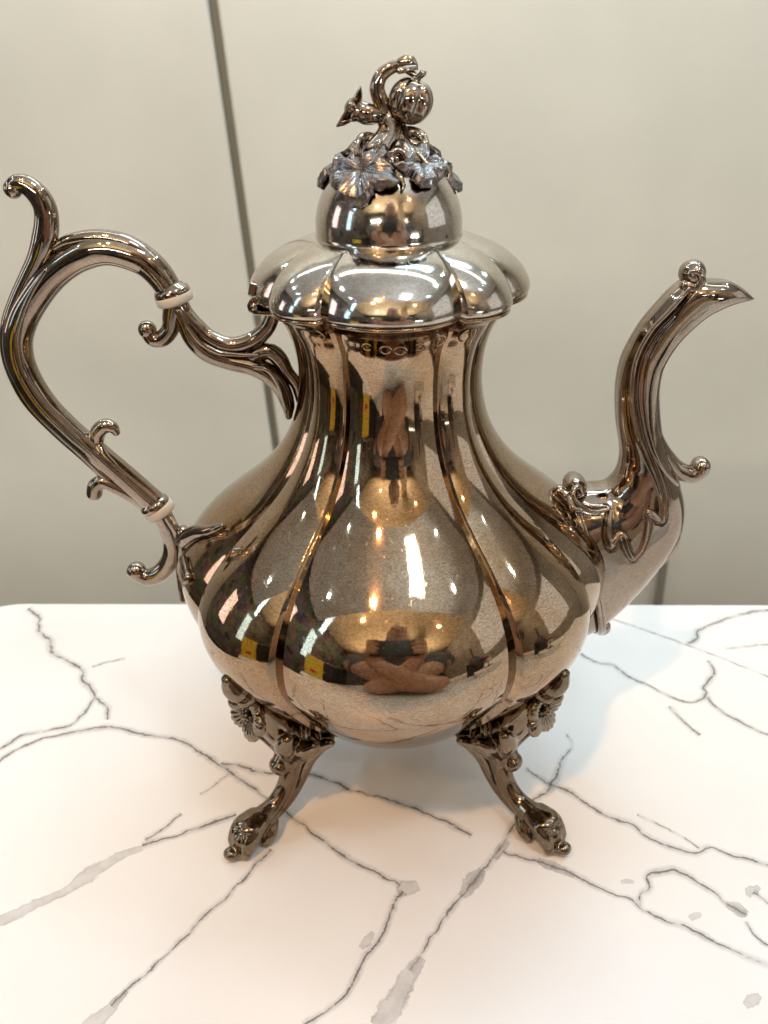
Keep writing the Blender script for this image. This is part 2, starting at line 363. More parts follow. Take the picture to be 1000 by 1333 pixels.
pa, pb = on_y(872, 672, YW-1.5), on_y(857, 783, YW-1.5); pd = (pb-pa)/(pa[2]-pb[2])
MB().tube([pa, pb, pa+pd*(pa[2]+75)], [5.5*pxr(pa)]*3, n=12, k=16).build('upright_post', M_GAP, None, label='thin grey upright post against the wall under the spout', category='post')

def goods_mat(name, scale, sat, val):
    m, nt, p = new_mat(name); t = node(nt, 'ShaderNodeTexCoord'); v = node(nt, 'ShaderNodeTexVoronoi'); v.inputs['Scale'].default_value = scale; nt.links.new(t.outputs['Object'], v.inputs['Vector'])
    h = node(nt, 'ShaderNodeHueSaturation'); h.inputs['Saturation'].default_value = sat; h.inputs['Value'].default_value = val; nt.links.new(v.outputs['Color'], h.inputs['Color'])
    x = node(nt, 'ShaderNodeMix', data_type='RGBA'); x.inputs[0].default_value = .45; nt.links.new(h.outputs[0], x.inputs[6]); x.inputs[7].default_value = (.05, .035, .03, 1)
    nt.links.new(x.outputs[2], p.inputs['Base Color']); p.inputs['Roughness'].default_value = .6
    return m
# what the silver mirrors: ceiling, grey hood above the table, far wall, pillar, floor
MB().box((-260, -300, 175.2), (260, 91, 180)).build('ceiling', M_CREAM, smooth=False, kind='structure')
MB().box((-165, -70, 130), (165, 84, 175)).build('ceiling_hood', M_CEIL, smooth=False, kind='structure')
MB().box((-260, -306, -75), (260, -300.2, 175)).build('far_wall', goods_mat('far_stalls', 5, .5, .4), smooth=False, kind='structure')
MB().box((-206, -300, -75), (-200, 84, 175)).build('side_partition', goods_mat('crowded_shelf_goods', 6, .55, .5), smooth=False, kind='structure')
MB().box((200, -300, -75), (206, 84, 175)).build('side_partition', plain('pale_partition', (.52, .51, .49), .6, .12, 3), smooth=False, kind='structure')
MB().box((52, -200, -75), (86, -180, 175)).build('pillar', M_CREAM, smooth=False, kind='structure')
MB().box((-260, -306, -80), (260, 91, -75.2)).build('floor', M_FLOOR, smooth=False, kind='structure')

# ------------------------------------------------------------------ the pot
pot = empty('coffee_pot', 'tarnished silver coffee pot with fluted pear-shaped body, scrolled handle and curved spout', 'coffee pot')
G1, G2 = math.radians(30.5), math.radians(59.5)
def lobe(phi):
    """phi from the front; returns (half width of the lobe, position across it -1..1)"""
    a = np.abs(((phi+math.pi/4) % (math.pi/2))-math.pi/4)      # 0..45 deg, wide lobes centred on 0/90/180/270
    wide = a < G1
    nar = math.pi/4-G1
    return np.where(wide, G1, nar), np.where(wide, a/G1, (math.pi/4-a)/nar)
def lobed(R, slope, phi):
    hw, t = lobe(phi)
    t = 1-np.sqrt((1-np.minimum(t, 1))**2+.00016)+.0126*(1-np.minimum(t, 1))                                     # a hair of rounding in the crease
    return R*(1-slope*hw*(.5*np.maximum(t, 0)**2.0))

BP = np.array([(0.02, 2.72, 0), (1.6, 2.84, 0), (3.2, 3.25, 0), (4.8, 4.2, 0), (6.08, 5.58, 0), (7.12, 7.0, 0), (7.95, 8.42, 0), (8.08, 9.9, 0), (7.28, 11.25, 0), (6.02, 12.35, 0), (4.86, 13.24, 0), (3.97, 14.2, 0),
      (3.39, 15.25, 0), (3.12, 16.38, 0), (3.10, 17.4, 0), (3.33, 18.48, 0), (3.71, 19.1, 0), (4.18, 19.42, 0), (4.36, 19.55, 0)])
BF = catmull(BP, 1200)[:, :2]
_q = np.exp(-.5*(np.arange(-60, 61)/26)**2); _q /= _q.sum()
_S = np.column_stack([np.convolve(np.pad(BF[:, i], 60, mode='reflect', reflect_type='odd'), _q, 'valid') for i in (0, 1)])
_w = np.clip((19.2-BF[:, 1])/.4, 0, 1)[:, None]; BF = BF*(1-_w)+_S*_w; BF[:, 0] = np.maximum(BF[:, 0], .01); BF[:, 1] = np.maximum.accumulate(BF[:, 1])
def body_R(z): return np.interp(z, BF[:, 1], BF[:, 0])
BI = np.unique(np.concatenate([np.linspace(0, 1199, 260).astype(int), np.arange(1150, 1200, 3)]))
def body_s(z): return np.interp(z, [2.8, 3.2, 4.2, 6.5, 9, 11, 13, 15, 17, 18.5, 19.55], [0, .05, .15, .24, .285, .32, .38, .39, .38, .42, .48])
def body_r(z, phi): return lobed(body_R(z), body_s(z), phi)
# azimuth samples crowd towards the creases
base = np.linspace(0, 2*math.pi, 481)[:-1]
extra = []
for q in range(4):
    for g in (G1, math.pi/2-G1): extra += list(q*math.pi/2+g+np.array([-.022, -.012, -.006, -.002, 0, .002, .006, .012, .022]))
PH = np.unique(np.round(np.concatenate([base, np.array(extra) % (2*math.pi)]), 6))
def revolve(z, r_zphi, name, mat, parent, closed_top=False, **k):
    G = np.empty((len(z), len(PH), 3))
    for i, zz in enumerate(z):
        r = r_zphi(i, PH)
        G[i, :, 0] = r*np.sin(PH); G[i, :, 1] = -r*np.cos(PH); G[i, :, 2] = zz if np.isscalar(zz) else zz
    mb = MB(); mb.grid(G, wrap_v=True); 
    return mb.build(name, mat, parent, **k)
body = revolve([float(BF[i, 1]) for i in BI], lambda i, ph: lobed(BF[BI[i], 0], body_s(BF[BI[i], 1]), ph), 'body', M_BODY, pot)

def hit_body(u, v):
    r = ray(u, v); r = r/np.linalg.norm(r)
    for t in np.arange(10, 60, .02):
        P = CAM+t*r
        if 2.9 < P[2] < 19.5 and math.hypot(P[0], P[1]) < body_r(P[2], np.array(math.atan2(P[0], -P[1]))): return P
    return on_y(u, v, -3)

# rim bead between the pot and its lid
ring = np.array([[lobed(4.38, .5, np.array(a))*math.sin(a), -lobed(4.38, .5, np.array(a))*math.cos(a)] for a in PH])
th = np.linspace(0, 2*math.pi, 10, endpoint=False)
G = np.stack([np.column_stack([ring*(1+.012*math.cos(t)), np.full(len(ring), 19.55+.06*math.sin(t))]) for t in th])
MB().grid(G, wrap_u=True, wrap_v=True).build('rim', M_BODY, pot)

# row of stamped hallmarks under the rim
for u, v, a, b in [(478, 452, 6, 6), (502, 456, 7, 7), (521, 457, 8, 7), (546, 452, 7, 6), (571, 444, 10, 9), (606, 437, 9, 9), (416, 437, 8, 9)]:
    P = hit_body(u, v); ph = math.atan2(P[0], -P[1]); sl_ = float((body_R(P[2]+.1)-body_R(P[2]-.1))/.2); nr = np.array([math.sin(ph), -math.cos(ph), -sl_]); nr /= np.linalg.norm(nr)
    t = np.array([math.cos(ph), math.sin(ph), 0]); up = np.cross(t, nr)*-1; k = pxr(P); mb = MB()
    A = np.linspace(0, 2*math.pi, 17)[:-1]
    up = np.cross(t, nr); up *= np.sign(up[2]); C = np.array([P+t*a*k*math.cos(x)+up*b*k*math.sin(x)+nr*.005 for x in A])
    G = np.stack([C+(nr*math.cos(q)*.014+((C-P)/np.linalg.norm(C-P, axis=1)[:, None])*math.sin(q)*.04) for q in np.linspace(0, 2*math.pi, 9)[:-1]])
    mb.grid(G, wrap_u=True, wrap_v=True); mb.ball(P-nr*a*k*.62, (a*k*.68, a*k*.68, b*k*.62), 8)
    mb.build('hallmark', M_BODY, body)

# ---- lid
lk = np.array([(4.30, 19.60, .42), (4.43, 19.65, .46), (4.48, 19.78, .48), (4.42, 20.02, .48), (4.20, 20.38, .45), (3.84, 20.72, .41), (3.42, 20.98, .36), (3.0, 21.15, .28), (2.65, 21.26, .16), (2.40, 21.31, .05), (2.2, 21.33, 0)])
lf = catmull(lk, 90)
def lid_r(i, ph): return lobed(lf[i, 0], lf[i, 2], ph)
lid = revolve(list(lf[:, 1]), lid_r, 'lid', M_LID, pot)
dk = np.array([(2.30, 21.30, 0), (2.265, 21.36, 0), (2.265, 21.60, 0), (2.24, 21.9, 0), (2.14, 22.3, 0), (1.93, 22.75, 0), (1.6, 23.2, 0), (1.15, 23.58, 0), (.6, 23.84, 0), (.01, 23.93, 0)])
df = catmull(dk, 70)
revolve(list(df[:, 1]), lambda i, ph: np.full(len(ph), max(df[i, 0], .003)), 'dome', M_LID, lid)
def dome_pt(az, t, off):
    """point on the dome: az from the front (rad), t = polar angle from the top (rad), off outward (cm)"""
    d = np.array([math.sin(t)*math.sin(az), -math.sin(t)*math.cos(az), math.cos(t)])
    return np.array([0, 0, 21.68])+d*np.array([2.27, 2.27, 2.25])+d*off

def leaf(az, t, size, rot, name='leaf', lobes=5, lift=.16, seed=0):
    """five-lobed ruffled vine leaf pressed over the dome"""
    r_ = np.random.default_rng(seed); nr_, na = 26, 120; A = np.linspace(0, 2*math.pi, na, endpoint=False)
    outl = .62+.36*np.abs(np.cos(lobes/2*(A-rot)))**.75+.03*np.sin(13*A+seed)+.015*np.sin(29*A)
    outl *= 1-.45*np.exp(-((((A-rot+math.pi/lobes)+math.pi) % (2*math.pi)-math.pi)/.22)**2)
    ruff = r_.uniform(0, 6.28, 4)
    up = []; lo = []
    for i in range(nr_):
        q = (i/(nr_-1)); row = []; row2 = []
        for a, ol in zip(A, outl):
            rad = size*ol*q
            dx, dz = rad*math.cos(a), rad*math.sin(a)
            tt = t-dz/2.27; aa = az+dx/(2.27*max(.35, math.sin(max(.25, t))))
            vein = .075*abs(math.sin(lobes*1.0*(a-rot)/2))**.7*q**.5*(1.15-q)*2-.035*abs(math.sin(lobes*3.5*(a-rot)))*q
            ru = .10*math.sin(lobes*(a-rot)+ruff[0])*q**2+.06*math.sin(9*a+ruff[1])*q**3
            cup = .16*(1-q)**2*-1+.10*q-.14*max(0, q-.8)/.2
            off = lift+vein+ru+cup+.02
            row.append(dome_pt(aa, tt, off)); row2.append(dome_pt(aa, tt, off-.10))
        up.append(row); lo.append(row2)
    mb = MB(); mb.grid(np.array(up), wrap_v=True); b1 = mb.n; mb.grid(np.array(lo), wrap_v=True, flip=True)
    e0 = (nr_-1)*na
    for j in range(na): mb.f.append((e0+j, b1+e0+j, b1+e0+(j+1) % na, e0+(j+1) % na))
    return mb.build(name, M_LEAF, lid)
leaf(math.radians(-27), math.radians(45), 1.08, 2.2, seed=1, lift=.18)
leaf(math.radians(38), math.radians(39), .86, .7, seed=2, lift=.13)
leaf(math.radians(-105), math.radians(41), 1.0, 1.2, seed=3, lift=.08)
leaf(math.radians(104), math.radians(47), 1.0, 2.7, seed=4, lift=.06)
leaf(math.radians(178), math.radians(55), 1.15, .2, seed=5, lift=.1)

# vine: twisted stems, gourd, trumpet flower, tendrils
st = MB()
def px_tube(mb, pts, Y=0.0, **k):
    C, r = pxpath(pts, Y); mb.tube(C, r, **k); return mb
px_tube(st, [(494,214,6,-1.2),(501,193,9,-.8),(511,173,10.5,-.35),(507,153,10.5),(497,134,10.5),(491,115,10),(496,99,9),(508,89,8),(521,85,7),(533,83,6)])
px_tube(st, [(482,192,6.5,-.9),(495,180,9,-.5),(501,165,9),(495,150,8),(487,147,6)])
px_tube(st, [(530,190,7,-.5),(523,173,9,-.1),(516,158,9,.1),(507,146,7,.1)])
px_tube(st, [(470,183,6,-.7),(478,178,6,-.5),(488,179,6,-.3),(500,172,6,0)])
px_tube(st, [(464,200,4,-1.1),(466,184,4.5,-.9),(472,176,4,-.7)])
px_tube(st, [(549,190,5,-.5),(535,184,5,-.4),(524,173,5,-.1)])
px_tube(st, [(554,188,6,-.2),(548,178,8,0),(538,172,7,0),(528,170,6,.1)])
px_tube(st, [(556,214,3,-1.2),(543,198,3.5,-1),(529,183,4,-.6)])
vine = st.build('vine_stem', M_CAST, lid); remesh(vine, .028, 5)
cu = MB()
c0 = on_y(517, 207, -1.45); k0 = pxr(c0)
A = np.linspace(0, 2*math.pi*1.25, 40)
cu.tube([c0+np.array([11*k0*math.cos(a)*(1-.02*a), -.15+.02*a, 11*k0*math.sin(a)*(1-.02*a)]) for a in A], np.full(40, 3.2*k0), n=90, k=12)
cu.ball(c0, (5*k0, .12, 5*k0), 10)
px_tube(cu, [(517,224,4,-1.6),(522,232,4,-1.75),(525,242,3.5,-1.85),(524,247,2,-1.95)], k=12)
cu.build('tendril', M_CAST, lid)
# gourd: ribbed, its axis tilted to the upper right
gm = MB(); gc = on_y(535, 131, -.05); gr = 30*pxr(gc)
ax = np.array([.30, -.18, .93]); ax /= np.linalg.norm(ax); e1 = np.cross([0, 1, 0], ax); e1 /= np.linalg.norm(e1); e2 = np.cross(ax, e1)
la = np.linspace(.02, math.pi-.02, 60); lo = np.linspace(0, 2*math.pi, 160, endpoint=False)
rib = 1-.17*np.abs(np.cos(3*lo+.5))**6
G = np.array([[gc+gr*(math.sin(a)*rb**math.sin(a)*(e1*math.cos(b)+e2*math.sin(b))*1.0+ax*(math.cos(a)*.94-.16*math.exp(-(a/.35)**2))) for b, rb in zip(lo, rib)] for a in la])
gm.grid(G, wrap_v=True); gm.build('gourd', M_CAST, lid)
sk = MB(); px_tube(sk, [(541,108,5,-.1),(545,101,4,-.15),(551,95,4.5,-.2)]); px_tube(sk, [(524,86,5),(533,93,4.5,-.05),(541,98,4,-.1),(546,100,3.5,-.15)])
sk.build('gourd_stalk', M_CAST, lid)
# crumpled leaf on top
lfm = MB(); C, r = pxpath([(512,86,3),(522,82,7),(533,81,9),(540,85,5),(543,89,2)], -.05); lfm.tube(C, r, aspect=.75, n=40); px_tube(lfm, [(520,92,4,-.3),(530,90,4,-.3),(540,88,3,-.2)])
lfm.build('top_leaf', M_CAST, lid)
# trumpet flower
tf = MB(); C, r = pxpath([(496,148,8),(486,149,12),(477,148,13.5),(469,145,13),(463,143,15)], .0); tf.tube(C, r, n=30, cap=True)
mc = on_y(457, 143, 0); k0 = pxr(mc); md = on_y(470, 118, 0)-on_y(440, 168, 0); md /= np.linalg.norm(md); nd = np.cross(md, [0, 1, 0])
A = np.linspace(0, 2*math.pi, 60, endpoint=False); rows = []; FS = 1.0 if nd[0] < 0 else -1.0
for q, back in [(.25, -.22), (.5, -.16), (.75, -.06), (.95, .06), (1.0, .10), (.97, .13), (.8, .04), (.5, -.04), (.1, -.08)]:
    rows.append([mc+FS*nd*back+(md*math.cos(a)*29*k0+np.array([0, 1, 0])*math.sin(a)*20*k0)*q*(1+.05*math.cos(5*a)) for a in A])
tf.grid(np.array(rows), wrap_v=True); tf.build('trumpet_flower', M_CAST, lid)

# ---- hinge at the left of the lid
def slab(Q, y0, y1):
    mb = MB(); V = [on_y(u, v, y0) for u, v in Q]; V = V+[p+np.array([0, y1-y0, 0]) for p in V]; n = len(Q)
    return mb.add(V, [tuple(range(n)), tuple(range(2*n-1, n-1, -1))]+[(i, n+i, n+(i+1) % n, (i+1) % n) for i in range(n)])
def bev(o, wd, sg=2): b = o.modifiers.new('bevel', 'BEVEL'); b.width = wd; b.segments = sg; return o
bev(slab([(380,390),(334,387),(325,390),(321,398),(323,406),(331,411),(382,414),(382,407),(338,405),(333,400),(338,395),(380,398)], -1.25, .9).build('hinge', M_CAST, pot, smooth=False), .0005)
bev(slab([(325,368),(322,385),(328,386),(372,390),(356,380),(340,372)], -1.15, .9).build('hinge_plate', M_CAST, pot, smooth=False), .0005)
hq = on_y(331, 400, -1.25); MB().ball(hq, (5*pxr(hq), .06, 5*pxr(hq)), 10).build('hinge_pin', M_CAST, pot)

# ---- handle: loop between two ivory insulators
MAIN = [(219,374,17),(207,357,18.5),(190,341,19.5),(165,330,20),(140,325,20),(118,328,20),(92,340,19),(66,361,19),(45,388,19),(30,415,19),(23,445,18.5),(30,480,18),(56,523,16.5),(91,559,15.5),(127,590,15.5),(165,622,15.5),(199,652,15.5)]
STR2 = [(16,246,10.5),(22,240,12),(34,241,13),(48,252,14.5),(58,268,15),(61,288,15.5),(58,312,16),(49,338,13.5),(36,364,12),(24,390,11.5),(15,418,12),(11,446,11),(17,480,10),(38,522,9),(74,561,8),(110,594,7),(150,632,6),(190,662,6)]
hd = MB(); px_tube(hd, MAIN, n=160, k=40)
px_tube(hd, STR2, n=170, k=32, aspect=.9)
px_tube(hd, [(72,322,6),(90,313,8),(118,308,9),(145,309,9),(172,317,9),(198,335,9),(218,358,8),(226,368,7)], n=80, aspect=1.5)
for Ys in (-.42, .42):
    px_tube(hd, [(60,352,3,Ys),(40,385,4,Ys),(27,418,4.5,Ys),(22,448,4.5,Ys),(30,482,4.5,Ys),(55,524,4,Ys),(90,562,4,Ys),(126,594,4,Ys),(162,626,3.5,Ys),(194,655,3,Ys)], n=90, k=16)
bq = on_y(17, 246); hd.ball(bq, 12*pxr(bq), 14)
loop = hd.build('handle_loop', M_CAST, pot)
s1 = MB(); px_tube(s1, [(166,626,4,-.3),(148,607,6,-.3),(133,592,8,-.2),(126,576,9),(128,562,10),(138,554,9.5),(147,557,8),(151,562,5.5)], n=60); s1.build('scroll', M_CAST, loop)
s2 = MB(); px_tube(s2, [(192,658,9),(170,643,10),(150,633,9.5),(134,627,9),(125,632,10),(123,642,10)], n=60); s2.build('scroll', M_CAST, loop)

def collar(u, v, r, du, dv, name, mat, parent, half, prof):
    """lathe round an axis lying in the handle's plane"""
    c = on_y(u, v); a = on_y(u+du, v+dv)-c; a /= np.linalg.norm(a); e = np.cross(a, [0, 1, 0]); k = pxr(c); A = np.linspace(0, 2*math.pi, 56, endpoint=False)
    G = np.array([[c+a*t*half*k+(e*math.cos(x)+np.array([0, 1, 0])*math.sin(x))*r*q*k for x in A] for t, q in prof])
    mb = MB(); mb.grid(G, wrap_v=True); n_ = len(A); mb.f.append(tuple(range(n_))); mb.f.append(tuple(range((len(prof)-1)*n_, len(prof)*n_))[::-1])
    return mb.build(name, mat, parent)
IV = [(-1, .3), (-1, .86), (-.9, .94), (-.6, .99), (0, 1.0), (.6, .99), (.9, .94), (1, .86), (1, .3)]
CO = [(-1, .55), (-.9, .70), (-.5, .78), (-.35, .90), (0, .97), (.6, 1.0), (1, .97), (1, .3)]
collar(227, 388, 24.5, -20, -52, 'insulator_ring', M_IVORY, pot, 6.8, IV)
collar(223, 377.5, 24, 20, 52, 'collar', M_CAST, pot, 8, CO)
collar(208, 664, 20.5, 60, 76, 'insulator_ring', M_IVORY, pot, 6.3, IV)
collar(200, 655, 20, 60, 76, 'collar', M_CAST, pot, 7, CO)

up = MB()
px_tube(up, [(228,396,15),(225,412,13.5),(222,428,11.5),(212,440,11),(200,441,10.5),(192,431,10)], n=70)
px_tube(up, [(232,396,14),(240,408,12.5),(254,424,12),(273,440,11.5),(300,450,11.5),(327,444,11.5),(346,429,10.5),(354,413,10),(356,398,9)], n=90)
px_tube(up, [(232,398,13),(242,420,12.5),(252,441,12.5),(271,459,12.5),(300,470,12),(330,476,13),(352,487,13),(367,505,11),(375,526,9),(376,541,5)], n=100, aspect=[1, 1, 1, 1, 1.05, 1.2, 1.4, 1.6, 1.6, 1.4])
px_tube(up, [(330,464,10),(350,457,11),(363,466,11),(374,484,9),(386,500,8),(391,516,7),(393,530,5)], n=60)
px_tube(up, [(232,405,5,-.36),(244,424,4.5,-.38),(262,446,4,-.34),(285,459,3.5,-.34),(312,462,3,-.3),(336,462,2.5,-.3)], n=60, k=14)
px_tube(up, [(331,478,3,-.48),(347,481,3,-.62),(358,492,3.5,-.62),(366,510,3.5,-.56),(374,532,3,-.4)], n=40, k=14)
bq = on_y(192, 429); up.ball(bq, 12*pxr(bq), 14)
up.build('upper_bracket', M_CAST, pot)
lw = MB()
px_tube(lw, [(211,668,12),(220,688,12.5),(225,710,12),(221,730,12),(209,745,12),(194,751,11),(183,748,10.5),(178,742,11)], n=90)
px_tube(lw, [(218,672,6,-.2),(230,692,6,-.25),(235,712,6.5,-.15),(232,732,6,-.1)], n=40)
px_tube(lw, [(238,692,8,-.3),(238,706,10,-.3),(239,722,10,-.3),(237,742,8,-.3),(236,760,5,-.5),(238,782,3,-.9)], n=60, aspect=1.4)
def body_tube(mb, pts, **k):
    C = []; r = []
    for u, v, rp in pts: P = hit_body(u, v); P = P*np.array([1.015, 1.015, 1]); C.append(P); r.append(rp*pxr(P))
    mb.tube(C, r, **k)
body_tube(lw, [(243,704,10),(251,697,11),(262,692,10),(274,691,8),(284,688,6.5),(293,684,4)], n=50, k=16)
body_tube(lw, [(243,728,6),(246,742,5),(249,752,5),(245,757,3.5)], n=40, k=14)
bq = on_y(178, 743); lw.ball(bq, 12.5*pxr(bq), 14)
lw.build('lower_bracket', M_CAST, pot)

# ---- spout: dense sweep, with the applied leaf raised as relief on both cheeks
SP = np.array([  # u_top, v_top, u_low, v_low, half thickness px
 (718,646,752,822,62), (742,640,776,810,60), (768,634,806,786,56), (788,632,834,757,50), (799,624,864,722,45), (806,612,884,688,40), (809,596,889,655,34), (809,582,880,618,30),
 (807,566,866,588,27), (805,548,860,552,25), (804,524,858,526,24), (805,500,858,504,23.5), (811,470,863,479,23), (822,446,873,460,22.5), (838,420,886,443,22), (858,396,902,427,22), (880,374,922,411,22.5), (903,365,943,400,23), (926,364,957,395,20), (949,366,968,392.5,14), (968,376,977,391,7), (980,387,982,389,2)])
tv = on_y; rows = [np.concatenate([on_y(a, b), on_y(c, d), [e*pxr(on_y(a, b))]]) for a, b, c, d, e in SP]
rows = np.array(rows); mid = (rows[:, :3]+rows[:, 3:6])/2
ext = catmull(np.column_stack([mid, rows]), 420)
K = 200; TH = np.linspace(0, 2*math.pi, K, endpoint=False)
top, low, hy = ext[:, 3:6], ext[:, 6:9], ext[:, 9]
C = (top+low)/2; Hh = (top-low)/2
def se(x, p): return np.sign(x)*np.abs(x)**p
G = C[:, None]+Hh[:, None]*se(np.cos(TH), .92)[None, :, None]+np.array([0, 1, 0])*hy[:, None, None]*se(np.sin(TH), .92)[None, :, None]
# underside keel, pour lip: flatten the top near the tip
POLY_A = [(912,366),(891,391),(874,410),(853,431),(836,460),(829,485),(827,519),(829,534),(835,568),(847,599),(857,623),(864,647),(864,680),(852,675),(845,667),(845,684),(838,712),(823,731),(814,713),(810,697),(799,711),(794,713),(788,699),(790,679),(793,663),(773,666),(754,659),(742,647),(730,560),(790,560),(780,480),(830,380),(880,340)]
POLY_B = [(735,648),(747,655),(756,676),(767,703),(779,757),(773,760),(762,730),(750,694),(738,660)]
POLY_C = [(903,376),(930,362),(985,372),(983,390),(958,388),(925,398),(893,420),(871,450),(860,480),(855,510),(853,540),(858,565),(868,590),(884,608),(900,640),(880,632),(862,612),(848,585),(839,550),(836,520),(838,488),(845,462),(861,434),(880,414)]
def inside(poly, q):
    x, y = q[:, 0], q[:, 1]; r = np.zeros(len(q), bool); P = np.array(poly, float); j = len(P)-1
    for i in range(len(P)):
        xi, yi = P[i]; xj, yj = P[j]
        c = ((yi > y) != (yj > y)) & (x < (xj-xi)*(y-yi)/(yj-yi+1e-9)+xi); r ^= c; j = i
    return r
def sdist(poly, q):
    P = np.array(poly, float); d = np.full(len(q), 1e9)
    for i in range(len(P)):
        a, b = P[i-1], P[i]; ab = b-a; t = np.clip(((q-a) @ ab)/(ab @ ab), 0, 1); d = np.minimum(d, np.linalg.norm(q-a-t[:, None]*ab, axis=1))
    return np.where(inside(poly, q), d, -d)
def chaikin(P, it=2):
    P = np.array(P, float)
    for _ in range(it): Q = np.roll(P, -1, 0); P = np.stack([.78*P+.22*Q, .22*P+.78*Q], 1).reshape(-1, 2)
    return P
POLY_A, POLY_B, POLY_C = chaikin(POLY_A), chaikin(POLY_B), chaikin(POLY_C)
flat = G.reshape(-1, 3).copy(); flat[:, 1] = -np.abs(flat[:, 1])
q2 = proj(flat)                                              # side elevation of the spout, in the units of the tracing
def sst(x, a, b): t = np.clip((x-a)/(b-a), 0, 1); return t*t*(3-2*t)
dA, dB, dC = sdist(POLY_A, q2), sdist(POLY_B, q2), sdist(POLY_C, q2)
rel = .17*sst(dA, -1.0, 1.6)+.09*np.exp(-((dA-2.5)/2.2)**2)-.06*np.exp(-((dA+2)/2.0)**2)+.15*sst(dB, -1, 2.0)+.09*sst(dC, -1, 2.5)
Nrm = (G-C[:, None]); Nrm = Nrm/np.maximum(hy[:, None, None]**2, 1e-4)*0+Nrm; Nrm /= np.maximum(np.linalg.norm(Nrm, axis=2), 1e-5)[..., None]
fade = np.abs(np.sin(TH))[None, :]*.75+.25
G2_ = G+Nrm*(rel.reshape(len(C), K)*fade*np.minimum(1, hy/.3)[:, None])[..., None]
sp = MB(); sp.grid(G2_, wrap_v=True); sp.f.append(tuple(range((len(C)-1)*K, len(C)*K))[::-1])
spout = sp.build('spout', M_CAST, pot)
def sub(name, *paths, **k):
    mb = MB()
    for q in paths: px_tube(mb, q, **k)
    return mb.build(name, M_CAST, spout)
b1 = on_y(901, 355); mb = MB(); mb.ball(b1, (17*pxr(b1), 20*pxr(b1), 17*pxr(b1)), 20)
px_tube(mb, [(893,372,9,-.25),(906,374,8,-.35),(913,364,6,-.42),(909,354,5,-.45),(902,354,4,-.44),(901,358,3,-.43)], n=50, k=14); mb.build('scroll', M_CAST, spout)
sub('scroll', [(852,552,5,-.25),(858,575,8,-.2),(867,594,10.5,-.1),(881,610,11.5),(898,617,11.5),(909,612,12),(912,606,12)], n=70, aspect=1.25)
mb = MB(); q = on_y(748, 631, 0); mb.ball(q, (15*pxr(q), 26*pxr(q), 15*pxr(q)), 18); px_tube(mb, [(742,650,5,-1.0),(747,662,4.5,-1.25),(756,664,3.5,-1.3)], k=14)
px_tube(mb, [(757,640,3.5,-.75),(754,634,3.5,-.8),(748,636,3.5,-.85),(746,644,3.5,-1.0),(750,654,3.5,-1.1),(762,662,3,-1.15),(776,666,2.5,-1.2),(791,663,2,-1.2)], n=60, k=12)
body_tube(mb, [(725,640,10),(732,646,12),(738,652,9)], n=30); mb.build('scroll', M_CAST, spout)
sub('scroll', [(768,812,7),(776,816,9),(784,816,11)], n=24)
sub('keel_rib', [(786,803,5),(806,786,6),(830,765,6),(853,741,4)], [(852,742,3),(866,724,5.5),(878,706,5.5),(886,690,2.5)], n=40, aspect=1.3)
# flange where the spout meets the body
fl = MB(); F0 = [(716,668),(733,652)]
pts = [];
for t in np.linspace(-.15*math.pi, 1.15*math.pi, 40):
    c = (on_y(741, 640)+on_y(775, 812))/2; h = (on_y(741, 640)-on_y(775, 812))/2
    pts.append(c+h*1.03*math.cos(t)+np.array([0, -1, 0])*math.sin(t)*2.0)
fl.tube(pts, np.full(40, .11), n=90, k=14); 
pts = [p+np.array([.13, 0, .03]) for p in pts]; fl.tube(pts, np.full(40, .07), n=90, k=12); fl.build('spout_flange', M_CAST, spout)

